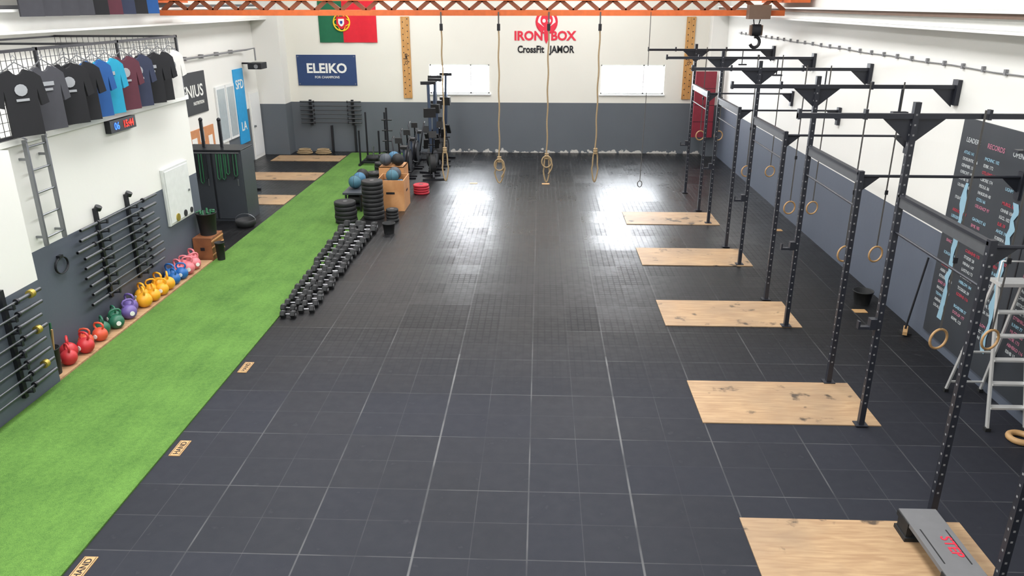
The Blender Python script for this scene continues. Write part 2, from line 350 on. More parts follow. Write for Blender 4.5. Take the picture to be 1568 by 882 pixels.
# ------------------------------------------------------------ rig
o=MB();XR=3.70;ZT=3.62;ZS=2.72;hw=.03
tall=[7.87,10.75,13.65,16.5,19.4];short=[6.17,8.93,11.85,14.75,17.6];near=5.1
def post(x,y,h):
    o.box((x-hw,y-hw,.013),(x+hw,y+hw,h),RIG);o.box((x-.07,y-.06,.0125),(x+.07,y+.06,.022),RIG)
    z=.3
    while z<h-.1:
        o.cbox((x-hw-.0005,y,z),(.002,.018,.018),HOLE);o.cbox((x,y-hw-.0005,z),(.018,.002,.018),HOLE);z+=.1  # grey squares: light showing through the post holes, put in as colour
def gus(x,y,z,d,s_=.28):
    M=MX((x,y+.005,z),(d,0,0),(0,0,-1));o.prism([(0,0),(s_,0),(0,s_*.85)],M,.01*d,RIG)
post(XR,near,ZS)
ZC=3.46
for i,(yt,ys) in enumerate(zip(tall,short)):
    post(XR,yt,ZT);post(XR,ys,ZS)
    o.box((XR-1.15,yt-.025,ZC),(5.54,yt+.025,ZC+.05),RIG);o.box((5.5,yt-.07,3.25),(5.555,yt+.07,3.58),RIG)
    for d in(1,-1): gus(XR+d*.03,yt,ZC,d)
    gus(5.5,yt,ZC,-1)
    for xx in(XR-1.15,XR-.5,XR+.7): o.box((xx,yt-.03,ZC-.01),(xx+.03,yt+.03,ZC+.09),RIG)
    o.cyl((XR,ys,2.66),(5.54,ys,2.66),.017,RIG);gus(XR+.03,ys,2.65,1,.2);gus(5.5,ys,2.65,-1,.2);o.box((5.5,ys-.05,2.4),(5.555,ys+.05,2.72),RIG)
    o.box((XR-.02,ys+.03,2.57),(XR+.02,yt-.03,2.67),GRYM)
    o.box((XR-.03,ys,2.67),(XR+.03,yt,2.70),RIG)
    o.cyl((XR,ys,2.3),(XR,yt,2.3),.013,RIG)
    for z in(1.2,):
        o.box((XR-.1,yt-.04,z),(XR-.03,yt+.04,z+.12),RIG);o.box((XR-.2,yt-.03,z),(XR-.09,yt+.03,z+.03),RIG);o.box((XR-.22,yt-.03,z),(XR-.2,yt+.03,z+.09),RIG)
    o.box((4.7,yt-.12,ZC-.32),(4.9,yt-.03,ZC-.29),RIG);o.cyl((4.8,yt-.05,ZC),(4.8,yt-.05,ZC-.3),.012,RIG)
o.done('pull_up_rig',(XR,12,0),world=True)
def ring(x,y,zt,z):
    o=MB();r=.112
    o.tube([(r*.95*math.cos(a),r*.31*math.cos(a),-(zt-z)+r*math.sin(a)) for a in [2*PI*i/28 for i in range(28)]],.014,RINGW,closed=True)
    o.beam((0,0,.05),(0,0,-(zt-z)+r-.01),.02,.004,STRAP,(0,1,0));o.cbox((0,-.01,-(zt-z)+.9),(.04,.02,.06),BLK)
    o.done('gymnastic_ring',(x,y,zt))
for y,xs,z in((7.87,(4.35,4.9),1.11),(10.75,(4.38,4.82),1.16),(13.65,(4.47,4.87),1.1),(16.5,(4.4,4.9),1.17),(19.4,(3.95,4.4),1.46)):
    for x in xs: ring(x,y-.045,3.5,z)
def platform(x0,x1,y0,y1):
    o=MB();o.box((x0,y0,0),(x1,y1,.012),PLAT);o.done('lifting_platform',((x0+x1)/2,(y0+y1)/2,0),world=True)
for y in(5.05,7.85,10.7,13.55,16.35): platform(1.91,3.93,y,y+1.05)
for a,b in((17.8,18.75),(20.5,21.5),(23.2,24.1)): platform(-8.25,-6.12,a,b)
for x,y in((-3.86,9.08),(-3.86,7.1),(-3.86,5.2),(-1.77,20.3),(.16,20.3),(5.06,16),(5.04,11.4)):
    o=MB();big=x<-3;hx=.06 if big else .1;hy=.15 if big else .07;o.box((-hx,-hy,0),(hx,hy,.008),RINGW);
    if big:
        o.text('HAND',.085,MX((.03,0,.009),(0,1,0),(-1,0,0)),BLK,.001);o.box((-.05,-.14,.008),(-.045,.14,.0095),BLK);o.box((.045,-.14,.008),(.05,.14,.0095),BLK)
    o.done('floor_marker',(x,y,0))
# ------------------------------------------------------------ kettlebells
def kb(colname,rgb):
    m=mat('kettlebell_'+colname,rgb,.45);o=MB()
    o.sphere((0,0,.105),.112,m,22,cut=-.92)
    o.tube([(.045,0,.185),(.075,0,.225),(.078,0,.26),(.055,0,.29),(0,0,.3),(-.055,0,.29),(-.078,0,.26),(-.075,0,.225),(-.045,0,.185)],.016,m)
    o.cyl((0,-.108,.105),(0,-.116,.105),.035,WHT)
    return o
KB=[('red',(190,46,52),[(-6.2,9.03),(-6.31,9.22),(-6.18,9.4)]),('orange',(204,80,54),[(-6.28,9.58),(-6.2,9.8)]),
('green',(34,96,72),[(-6.28,10.02),(-6.2,10.25),(-6.32,10.42)]),('purple',(104,86,150),[(-6.2,10.62),(-6.3,10.86)]),
('yellow',(224,158,34),[(-6.2,11.1),(-6.33,11.3),(-6.18,11.37),(-6.32,11.58),(-6.17,11.64),(-6.33,11.85),(-6.19,11.9)]),
('blue',(34,96,162),[(-6.2,12.15),(-6.33,12.3),(-6.19,12.42)]),('pink',(208,112,120),[(-6.33,12.58),(-6.19,12.68),(-6.33,12.84),(-6.19,12.95),(-6.32,13.15)])]
for nm,rgb,ps in KB:
    first=None
    for p in ps:
        s=random.uniform(.9,1.08)
        if first is None: first=kb(nm,rgb).done('kettlebell',(p[0],p[1],.035),random.uniform(-1,1));first.scale=(s,)*3
        else: inst(first,(p[0],p[1],.035),random.uniform(-1.2,1.2),s)
# ------------------------------------------------------------ dumbbells
o=MB()
for sx in(-1,1):
    o.cyl((sx*.055,0,0),(sx*.07,0,0),.062,DK,r2=.088,seg=6,smooth=False);o.cyl((sx*.07,0,0),(sx*.15,0,0),.088,DK,seg=6,smooth=False);o.cyl((sx*.15,0,0),(sx*.165,0,0),.088,DK,r2=.066,seg=6,smooth=False);o.cyl((sx*.165,0,0),(sx*.167,0,0),.03,HOLE,seg=12)
    o.cbox((sx*.11,0,.0765),(.04,.03,.002),GRYM)
o.cyl((-.06,0,0),(.06,0,0),.018,CHR)
db=None
y=10.82;k=0
while y<15.8:
    t=(y-10.8)/5.1;s=.72+.45*t
    for c in (0,1):
        x=-3.86+c*.335*s+random.uniform(-.03,.03)-.14*t;z=.0763*s+(.018 if x-.165*s<-3.98 else 0)
        if c==1 and k==0: continue
        if c==1 and random.random()<.12: continue
        yy=y+random.uniform(-.02,.02);rz=random.uniform(-.16,.16)
        if db is None: db=o.done('dumbbell',(x,y,z),rz);db.scale=(s,)*3
        else: inst(db,(x,yy,z),rz,s)
    y+=.18*s+.08;k+=1
# ------------------------------------------------------------ barbell racks
def barbell(o,p,L_=2.2,ax=(0,1,0),collar=False):
    p=Vector(p);a=Vector(ax)
    o.cyl(p-a*L_/2,p+a*L_/2,.014,BAR,seg=10)
    for s in(-1,1):
        o.cyl(p+a*s*(L_/2-.42),p+a*s*L_/2,.024,BAR,seg=12);o.cyl(p+a*s*(L_/2-.45),p+a*s*(L_/2-.42),.036,BLK,seg=12)
    if collar: o.cyl(p+a*(L_/2-.2),p+a*(L_/2-.14),.05,GOLD,seg=12)
o=MB()
for y in(10.62,11.5):
    o.box((-6.448,y-.03,.38),(-6.4,y+.03,1.75),BLK);o.cyl((-6.39,y,1.73),(-6.36,y,1.78),.05,BLK)
    for k in range(9):
        z=.48+k*.135;o.beam((-6.4,y,z-.03),(-6.27,y,z-.015),.035,.018,BLK);o.box((-6.28,y-.018,z-.03),(-6.265,y+.018,z+.035),BLK)
for k in range(9): barbell(o,(-6.33,11.05+random.uniform(-.1,.1),.5+k*.135))
o.done('barbell_wall_rack',(-6.45,11,0),world=True)
o=MB()
for y in(6.8,7.9):
    o.box((-6.078,y-.03,.15),(-6.03,y+.03,1.5),BLK)
    for k in range(8): z=.25+k*.15;o.beam((-6.03,y,z-.03),(-5.93,y,z-.015),.035,.018,BLK);o.box((-5.94,y-.018,z-.03),(-5.925,y+.018,z+.035),BLK)
for k in range(8): barbell(o,(-5.98,7.3+random.uniform(-.06,.06),.27+k*.15),collar=k%3==1)
o.done('barbell_wall_rack',(-6.08,7.3,0),world=True)
o=MB()
for x in(-7.35,-6.0):
    o.box((x-.04,YB-.06,.85),(x+.04,YB-.002,1.65),BLK)
    for k in range(6): o.box((x-.02,YB-.2,.9+k*.13),(x+.02,YB-.05,.92+k*.13),BLK)
for k in range(6): barbell(o,(-6.68,YB-.13,.945+k*.13),1.95,(1,0,0))
for q in(-5.95,-6.7): o.box((q-.03,YB-.15,.0),(q+.03,YB-.05,.85),BLK)
o.done('barbell_wall_rack',(-6.7,YB,0),world=True)
for cx in(-7.55,-6.95):
    o=MB()
    for k in range(3): o.tube([(cx+(.24-.03*k)*math.cos(a),24.48+.14*math.sin(a),.03+.05*k) for a in [2*PI*i/24 for i in range(24)]],.024,ROPE,closed=True)
    o.done('coiled_battle_rope',(cx,24.48,0),world=True)
# ------------------------------------------------------------ back wall decoration
o=MB();GR=mat('flag_green',(20,98,66),.8);FRD=mat('flag_red',(206,24,44),.8);YEL=mat('flag_yellow',(236,200,40),.7)
nx,nz=36,10;fx0,fx1,fz0,fz1=-6.87,-5.08,3.39,4.6
def fy(x): return YB-.035-.012*math.sin((x-fx0)*9)
for i in range(nx):
    xa=fx0+(fx1-fx0)*i/nx;xb=fx0+(fx1-fx0)*(i+1)/nx;m=GR if i<nx*.4 else FRD
    o.add([(xa,fy(xa),fz0),(xb,fy(xb),fz0),(xb,fy(xb),fz1),(xa,fy(xa),fz1)],[(0,1,2,3)],m,True)
cx,cz=fx0+(fx1-fx0)*.4,3.98
o.tube([(cx+.25*math.cos(a),YB-.055,cz+.25*math.sin(a)) for a in [2*PI*i/24 for i in range(24)]],.022,YEL,closed=True)
o.tube([(cx+.25*math.cos(a),YB-.055,cz+.12*math.sin(a)) for a in [2*PI*i/24 for i in range(24)]],.014,YEL,closed=True)
o.tube([(cx+.12*math.cos(a),YB-.055,cz+.25*math.sin(a)) for a in [2*PI*i/24 for i in range(24)]],.014,YEL,closed=True)
sh=[(-.15,.17),(-.15,-.05),(-.08,-.16),(0,-.2),(.08,-.16),(.15,-.05),(.15,.17)]
o.prism(sh,MB_back(cx,cz,YB-.07),.008,FRD);o.prism([(a*.6,b*.6) for a,b in sh],MB_back(cx,cz,YB-.08),.008,WHT)
o.prism([(a*.25,b*.25) for a,b in sh],MB_back(cx,cz,YB-.09),.008,mat('flag_blue',(30,60,140),.7))
o.done('national_flag',(0,0,0))
NAVY=mat('banner_navy',(38,62,106),.6)
o=MB();o.box((-7.67,YB-.03,2.09),(-5.8,YB-.004,3.02),NAVY);o.text('ELEIKO',.4,MB_back(-6.735,2.48,YB-.035),WHT,.003,sx=1.0,bold=.03);o.text('FOR CHAMPIONS',.1,MB_back(-6.735,2.31,YB-.035),WHT,.003)
for q in(-7.62,-5.85):
    for z in(2.14,2.97): o.cyl((q,YB-.034,z),(q,YB-.03,z),.02,STL)
o.done('sponsor_banner',(0,0,0))
for x in(-4.2,4.53):
    o=MB();o.box((x-.135,YB-.05,1.71),(x+.135,YB-.003,4.15),PEG)
    for k in range(13):
        for s in(-1,1):
            z=1.83+k*.18+(.09 if s>0 else 0);o.cyl((x+s*.07,YB-.052,z),(x+s*.07,YB-.05,z),.018,BLK,seg=10)
    o.text('CLIMB',.12,MX((x+.04,YB-.053,2.9),(0,0,1),(-1,0,0)),BLK,.001)
    o.done('climbing_pegboard',(x,YB,2.9),world=True)
o=MB();cx=.15
o.text('IRON',.37,MB_back(-.40,3.47,YB-.01),RED,.005,sx=.98,bold=.035);o.text('BOX',.37,MB_back(.66,3.47,YB-.01),RED,.005,sx=.98,bold=.035)
o.text('CrossFit',.29,MB_back(-.33,3.1,YB-.01),BLK,.005,sx=.82,bold=.03);o.text('JAMOR',.29,MB_back(.63,3.1,YB-.01),BLK,.005,sx=.82,bold=.03)
def dsk(x,z,rx,rz,y,m): o.prism([(rx*math.cos(2*PI*i/24),rz*math.sin(2*PI*i/24)) for i in range(24)],MB_back(x,z,y),.006,m)
dsk(cx,4.0,.34,.36,YB-.006,RED);dsk(cx,3.98,.27,.29,YB-.012,WHT);dsk(cx,4.05,.19,.2,YB-.018,RED)
o.prism([(-.09,.0),(-.06,-.5),(0,-.62),(.06,-.5),(.09,0)],MB_back(cx,3.98,YB-.02),.006,RED)
for s in(-1,1): dsk(cx+s*.08,4.03,.05,.055,YB-.026,WHT)
for s in(-1,1): o.prism([(0,0),(s*.3,.22),(s*.22,-.02),(s*.1,-.16)][::s],MB_back(cx+s*.04,3.82,YB-.018),.006,RED)
o.done('wall_logo',(0,0,0))
MAR=mat('red_mat',(128,34,50),.6)
o=MB();o.box((4.68,24.22,.63),(5.3,24.33,2.6),MAR);
for z in(1.1,1.6,2.1): o.box((4.68,24.215,z),(5.3,24.222,z+.012),BLK)
for x in(4.75,5.2): o.box((x,24.33,2.45),(x+.05,24.45,2.5),BLK)
o.done('hanging_gym_mat',(0,0,0))
# ------------------------------------------------------------ left wall far part
BLB=mat('banner_black',(52,54,58),.6);CY=mat('banner_cyan',(40,150,206),.6)
o=MB();o.box((-8.797,18.45,1.87),(-8.77,20.45,2.9),BLB);o.text('GENIUS',.42,M_left(19.45,2.3,-8.765),WHT,.003,sx=1.1);o.text('NUTRITION',.12,M_left(19.9,2.1,-8.765),WHT,.003);o.done('sponsor_banner',(0,0,0))
o=MB();o.box((-8.797,22.4,.63),(-8.77,23.15,2.75),CY)
for i,t in enumerate(['SFD','','LA']):
    if t: o.text(t,.36,M_left(22.78,2.2-i*.6,-8.765),WHT,.003)
o.done('roll_banner',(0,0,0))
CORK=mat('cork_board',(190,130,88),.8,var=.2)
o=MB();o.box((-8.797,19.1,.87),(-8.77,20.6,1.5),CORK)
for a,b,z in((19.2,19.5,1.0),(19.7,19.95,1.15),(20.2,20.45,.95)): o.box((-8.77,a,z),(-8.762,b,z+.3),WHT)
o.done('notice_board',(0,0,0))
o=MB();o.box((-8.797,23.4,0),(-8.76,24.25,2.02),WHT);o.box((-8.76,23.46,.1),(-8.75,24.19,1.96),FR);o.cyl((-8.75,23.55,1),(-8.69,23.55,1),.03,STL);o.done('door_1',(0,0,0))
o=MB()
for a,b in((21.0,21.65),(21.7,22.3)):
    o.box((-8.797,a,.9),(-8.75,b,2.4),FR);o.box((-8.75,a+.06,.97),(-8.745,b-.06,2.33),mat('pane_dull',(170,180,184),.2))
o.done('window_3',(0,0,0))
o=MB();o.tube([(-8.7,15,3.25),(-8.7,22.8,3.25),(-8.65,23.3,3.25),(-8.4,23.3,3.3),(-8.4,23.3,2.95)],.025,HOLE)
for k in range(8): o.box((-8.79,15.3+k,3.2),(-8.68,15.36+k,3.3),HOLE)
o.done('conduit_pipe',(0,0,0))
o=MB();o.box((-8.55,23.0,2.72),(-8.15,23.5,2.9),BLK);o.box((-8.79,23.2,2.85),(-8.5,23.28,2.9),BLK);o.cyl((-8.3,22.98,2.8),(-8.3,23.0,2.8),.06,STL);o.done('wall_projector',(0,0,0),bevel=.01)
# ------------------------------------------------------------ annex: cage, t-shirts, clock, ladder, cabinet
o=MB();zb,zt=2.98,3.97;MESH=mat('cage_wire',(62,64,68),.5,.4)
y=4.0
while y<14.05: o.cbox((-6.43,y,(zb+zt)/2),(.006,.006,zt-zb),MESH);y+=.1
z=zb
while z<zt: o.cbox((-6.43,9.0,z),(.006,10.1,.006),MESH);z+=.1
for y in(4,6,8,10,12,14): o.box((-6.45,y-.02,zb-.02),(-6.41,y+.02,zt+.04),BLK)
for z in(zb,zt): o.box((-6.45,3.98,z),(-6.41,14.02,z+.035),BLK)
x=-8.6
while x<-6.43: o.cbox((x,14.0,(zb+zt)/2),(.006,.006,zt-zb),MESH);x+=.1
z=zb
while z<zt: o.cbox((-7.5,14,z),(2.15,.006,.006),MESH);z+=.1
for z in(zb,zt): o.box((-8.6,13.98,z),(-6.43,14.02,z+.035),BLK)
o.box((-8.6,11.3,zt),(-6.43,11.34,zt+.03),BLK);o.box((-8.6,9,zt),(-8.56,14,zt+.03),BLK)
o.done('storage_cage',(0,0,0))
def tshirt(name,rgb,loc,rz,lg=WHT):
    m=mat('cloth_'+name,rgb,.9);o=MB()
    out=[(-.2,-.74),(.2,-.74),(.195,-.3),(.205,-.2),(.23,-.4),(.33,-.37),(.28,-.06),(.2,.0),(.09,.035),(.05,-.01),(0,-.03),(-.05,-.01),(-.09,.035),(-.2,.0),(-.28,-.06),(-.33,-.37),(-.23,-.4),(-.205,-.2),(-.195,-.3)]
    o.prism(out,MX((0,.02,0),(1,0,0),(0,0,1)),.04,m)
    o.tube([(0,0,.12),(.03,0,.16),(0,0,.2),(-.03,0,.16)],.005,STL,6);o.beam((-.2,0,.0),(0,0,.12),.012,.01,STL,(0,1,0));o.beam((.2,0,.0),(0,0,.12),.012,.01,STL,(0,1,0))
    k=random.random()
    if k<.6: o.prism([(.08*math.cos(2*PI*i/12),.07*math.sin(2*PI*i/12)) for i in range(12)],MX((0,-.025,-.2),(1,0,0),(0,0,1)),.004,lg);o.box((-.08,-.03,-.33),(.08,-.024,-.3),lg)
    else: o.box((-.1,-.03,-.2),(.1,-.024,-.15),lg);o.box((-.07,-.03,-.26),(.07,-.024,-.23),lg)
    return o.done('t_shirt',loc,rz,bevel=.012)
LG=mat('print_grey',(150,152,156),.8)
TS=[('black',(24,24,28),9.2),('charcoal',(62,62,68),9.72),('black',(24,24,28),10.2),('black',(24,24,28),10.5),('royal',(30,78,138),10.86),('cyan',(28,140,172),11.2),('maroon',(82,38,50),11.66),('navy',(42,48,70),12.05),('black',(24,24,28),12.45),('black',(24,24,28),12.8),('white',(208,206,202),13.2)]
for i,(n_,c,y) in enumerate(TS):
    tshirt(n_,c,(-6.2,y,3.76),math.radians(68)+random.uniform(-.14,.14),STL if n_=='white' else (YEL if i==3 else LG))
for i in range(9):
    n_,c=random.choice([('navy',(42,48,70)),('charcoal',(62,62,68)),('black',(24,24,28)),('maroon',(82,38,50)),('cyan',(28,140,172)),('royal',(30,78,138))])
    tshirt(n_,c,(-8.15,12.8+i*.5,5.07),math.radians(66),LG)
o=MB();o.cyl((-8.15,12.3,5.27),(-8.15,17.4,5.27),.02,STL)
for y in(12.4,14.8,17.3): o.cyl((-8.8,y,5.27),(-8.15,y,5.27),.015,STL)
o.done('clothes_rail',(0,0,0))
CLK=mat('clock_case',(20,22,30),.3);LR=mat('led_red',(255,50,40),.5,emit=1.6);LB=mat('led_blue',(60,120,255),.5,emit=1.6)
o=MB();o.box((-6.448,11.3,2.71),(-6.36,12.05,2.89),CLK);o.text('06',.15,M_left(11.48,2.75,-6.355),LB,.002);o.text('15:44',.15,M_left(11.82,2.75,-6.355),LR,.002,sx=.95);o.done('gym_timer_clock',(0,0,0),bevel=.006)
o=MB()
for y in(9.28,9.68):
    o.box((-6.36,y-.018,1.6),(-6.31,y+.018,2.95),STL);o.tube([(-6.335,y,2.9),(-6.3,y,2.96),(-6.38,y,3.0)],.014,STL)
    for z in(1.7,2.7): o.box((-6.45,y-.012,z),(-6.36,y+.012,z+.03),STL)
for k in range(5): o.cyl((-6.335,9.28,1.7+k*.29),(-6.335,9.68,1.7+k*.29),.014,STL)
o.done('wall_ladder',(0,0,0))
CABW=mat('cabinet_offwhite',(200,202,200),.5);CABF=mat('cabinet_door',(210,212,210),.5)
o=MB();o.box((-6.448,12.72,.88),(-6.4,13.68,1.87),CABW);o.box((-6.4,12.76,.92),(-6.385,13.64,1.83),CABF);o.cyl((-6.385,13.55,1.35),(-6.36,13.55,1.35),.02,STL)
for y,r in((13.0,.07),(13.3,.06),(13.55,.05)): o.cyl((-6.385,y,.98),(-6.37,y,.98),r,GOLD if y<13.1 else DK)
o.done('wall_cabinet',(0,0,0),bevel=.006)
o=MB()
for k in range(3): o.tube([(-6.43+.008*k,9.62+.14*math.sin(a),1.22+.11*math.cos(a)) for a in [2*PI*i/20 for i in range(20)]],.008,BLK,closed=True)
o.box((-6.45,9.58,1.32),(-6.4,9.66,1.36),BLK);o.done('skipping_rope_coil',(0,0,0))
def bucket(name,loc,r,h,extra=None,m=DK):
    o=MB();o.lathe([(r*.8,0),(r,h),(r*1.06,h),(r*1.06,h-.015),(r*.98,h-.02),(r*.93,h-.01),(r*.76,.02),(.001,.02)],(0,0,0),m)
    if extra: extra(o)
    return o.done(name,loc)
def ex(o):
    for i in range(5):
        a=i*1.3;o.beam((.03*math.cos(a),.03*math.sin(a),.03),(.1*math.cos(a),.1*math.sin(a),.62+.05*i),.02,.02,[RINGW,GREENB,BLK][i%3])
bucket('tool_bucket',(-6.25,8.75,.035),.12,.36,ex)
o=MB();xs0,xs1=-6.43,-6.08;ys0,ys1=13.5,14.05
o.box((xs0,ys0,0),(xs1,ys0+.02,.42),DKW);o.box((xs0,ys1-.02,0),(xs1,ys1,.42),DKW)
for x in(xs0,xs1-.02): o.box((x,ys0+.02,0),(x+.02,ys1-.02,.42),DKW)
o.box((xs0,ys0,.42),(xs1,ys1,.44),DKW);o.box((-6.3,ys0-.01,.2),(-6.22,ys0,.26),BLK)
for z in(.1,.24,.36): o.box((xs1,ys0,z),(xs1+.008,ys1,z+.03),PLY)
o.done('wooden_crate',(-6.25,13.78,0),world=True,bevel=.004)
def ex2(o):
    for i in range(7):
        a=i*.9;o.tube([(.08*math.cos(a),.08*math.sin(a),.2),(.1*math.cos(a),.1*math.sin(a),.44+.02*(i%3)),(.17*math.cos(a),.17*math.sin(a),.43)],.02,GREENB)
bucket('resistance_band_basket',(-6.24,13.8,.44),.18,.42,ex2)
bucket('waste_bin',(-5.95,13.55,.018),.085,.34)
o=MB();o.lathe([(.16,0),(.21,.05),(.22,.15),(.2,.16),(.18,.08),(.001,.05)],(0,0,0),DK);o.tube([(.22*math.cos(a),0,.14+.14*math.sin(a)) for a in [PI*i/10 for i in range(11)]],.006,STL);o.done('chalk_bowl',(-6.34,15.9,0))
LK=mat('locker_dark',(54,58,64),.5,var=.08)
o=MB();o.box((-7.75,16.3,0),(-6.42,17.0,1.55),LK);o.box((-7.1,16.285,.05),(-7.07,16.3,1.5),BLK)
for x in(-7.7,-7.05): o.box((x,16.28,.06),(x+.6,16.3,1.5),LK);o.box((x+.5,16.26,.8),(x+.52,16.28,.95),STL)
o.box((-7.75,16.28,1.55),(-6.42,17.0,1.58),BLK)
for x in(-7.35,-6.95): o.box((x-.03,16.6,1.58),(x+.03,16.66,2.15),BLK);o.sphere((x,16.63,2.17),.045,BLK,12)
for x,m in((-7.5,BLK),(-7.4,BLK),(-7.3,GREENB),(-7.2,BLK),(-6.92,GREENB),(-6.82,GREENB),(-6.72,GREENB),(-6.6,BLK),(-6.55,GREENB)):
    l=random.uniform(.4,.62);o.tube([(x-.03,16.24,1.5),(x-.035,16.22,1.5-l),(x,16.22,1.46-l),(x+.035,16.22,1.5-l),(x+.03,16.24,1.5)],.014,m,6)
o.cyl((-7.6,16.24,1.52),(-6.45,16.24,1.52),.012,STL)
o.done('equipment_locker',(-7.1,16.6,0),world=True,bevel=.006)
o=MB();o.box((-7.9,18.9,.0),(-7.2,18.96,.05),BLK);o.box((-7.9,19.3,0),(-7.2,19.36,.05),BLK);o.box((-7.75,18.9,.05),(-7.7,19.36,.1),BLK);o.cyl((-7.6,19.13,.04),(-7.6,19.13,.5),.03,BLK);o.box((-7.85,18.92,.05),(-7.3,19.34,.08),BLK);o.done('low_push_sled',(-7.5,19.1,0),world=True)
# ------------------------------------------------------------ centre left equipment
def plates(name,loc,r,n,th=.08,m=DK,band=None):
    o=MB();z=0
    for i in range(n):
        rr=r*random.uniform(.97,1);o.lathe([(.03,z),(rr-.015,z),(rr,z+.012),(rr,z+th-.012),(rr-.015,z+th),(rr*.82,z+th-.006),(rr*.5,z+th-.012),(rr*.3,z+th-.004),(.03,z+th-.004)],(random.uniform(-.01,.01),random.uniform(-.01,.01),0),m,28);z+=th
    o.cyl((0,0,z-.02),(0,0,z+.0),.05,STL)
    return o.done(name,loc)
plates('bumper_plate_stack',(-3.72,16.72,0),.24,9,.095)
plates('bumper_plate_stack',(-4.23,16.25,.018),.24,5,.095)
plates('bumper_plate_stack',(-3.0,19.1,0),.2,4,.06,mat('plate_red',(170,36,52),.6))
plates('bumper_plate_stack',(-3.25,16.45,0),.14,4,.07)
bucket('rubber_bucket',(-3.15,15.5,0),.13,.22)
o=MB()
def pbox(o,a,b):
    t=.02;x0,y0,z0=a;x1,y1,z1=b
    o.box((x0,y0,z0),(x1,y0+t,z1),PLY);o.box((x0,y1-t,z0),(x1,y1,z1),PLY);o.box((x0,y0+t,z0),(x0+t,y1-t,z1),PLY);o.box((x1-t,y0+t,z0),(x1,y1-t,z1),PLY);o.box((x0+t,y0+t,z0+.3),(x1-t,y1-t,z0+.32),PLY)
    cy=(y0+y1)/2;cx=(x0+x1)/2
    o.box((cx-.1,y0-.003,z0+(z1-z0)*.55),(cx+.1,y0,z0+(z1-z0)*.55+.05),BLK);o.box((x1,cy-.1,z0+(z1-z0)*.55),(x1+.003,cy+.1,z0+(z1-z0)*.55+.05),BLK)
pbox(o,(-3.75,17.3,0),(-3.12,18.1,.72));o.done('wooden_ball_bin',(-3.43,17.7,0),world=True,bevel=.004)
o=MB();pbox(o,(-3.97,18.7,0),(-3.35,19.35,.75));o.box((-3.97,18.7,.73),(-3.35,19.35,.75),PLY);o.done('plyometric_box',(-3.66,19,0),world=True,bevel=.004)
BC=[mat('ball_teal',(58,100,116),.6),mat('ball_grey',(70,76,84),.6),DK,mat('ball_blue',(60,106,136),.6)]
def ball(x,y,z,r,m):
    o=MB();o.sphere((0,0,0),r,m,24)
    for e in((1,0,0),(0,1,0)):
        o.tube([(r*1.002*math.cos(a)*e[0],r*1.002*math.cos(a)*e[1],r*1.002*math.sin(a)) for a in [2*PI*i/24 for i in range(24)]],.004,BLK,5,closed=True)
    o.done('medicine_ball',(x,y,z))
for i,(x,y,z) in enumerate([(-3.59,17.48,.5),(-3.28,17.48,.5),(-3.59,17.78,.5),(-3.28,17.78,.5),(-3.43,17.62,.76),(-3.43,17.93,.76),(-4.3,18.35,.625),(-4.28,17.95,.625),(-4.3,17.55,.625),(-3.82,18.87,.905),(-3.51,18.87,.905),(-3.66,19.17,.905)]): ball(x,y,z,.15,BC[i%4])
o=MB();o.box((-4.5,17.1,.42),(-4.05,18.6,.47),LK)
for x in(-4.46,-4.13):
    for y in(17.15,18.5): o.box((x,y,.018),(x+.04,y+.04,.42),BLK)
o.box((-4.46,17.17,.12),(-4.09,18.5,.15),BLK)
for k in range(5): o.cyl((-4.42,17.35+k*.25,.27),(-4.13,17.35+k*.25,.27),.11,DK)
o.done('storage_bench',(-4.3,17.8,0),world=True,bevel=.004)
SB=mat('rower_rail',(58,70,90),.35,.6)
def rower(loc,rz):
    o=MB();lean=.12
    o.beam((0,.1,.35),(0,.1+lean*2.2,2.55),.07,.1,SB)
    o.cyl((-.07,-.02,.42),(.07,-.02,.42),.29,DK,seg=28);o.cyl((-.075,-.02,.42),(.075,-.02,.42),.2,GRYM,seg=20);o.cyl((-.08,-.02,.42),(.08,-.02,.42),.06,BLK)
    o.box((-.3,-.3,.0),(.3,-.24,.05),BLK);o.box((-.03,-.3,.03),(.03,.3,.09),BLK);o.box((-.25,.25,.0),(.25,.31,.05),BLK)
    o.beam((0,-.27,.05),(0,-.15,.3),.05,.05,BLK);o.beam((0,.28,.05),(0,.1,.4),.05,.05,BLK)
    for s in(-1,1): o.cbox((s*.15,.02,.95),(.12,.05,.3),DK,Matrix.Rotation(.5,3,'X'));o.cyl((0,.12,.9),(s*.18,.08,.9),.018,BLK)
    o.cbox((0,.22,1.75),(.32,.1,.24),DK,Matrix.Rotation(.1,3,'X'));o.cbox((0,.3,1.75),(.08,.12,.16),BLK)
    o.tube([(0,-.05,.65),(0,-.3,.9),(0,-.32,1.15)],.02,BLK);o.cbox((0,-.35,1.25),(.2,.05,.18),DK,Matrix.Rotation(-.3,3,'X'))
    o.cyl((-.25,-.12,.72),(.25,-.12,.72),.016,BLK);o.box((-.2,.3,2.48),(.2,.42,2.56),BLK)
    o.done('rowing_machine',loc,rz)
for i,(x,y) in enumerate(((-2.95,20.9),(-3.05,21.8),(-3.0,22.7),(-2.95,23.6))): rower((x,y,0),.25*(-1)**i)
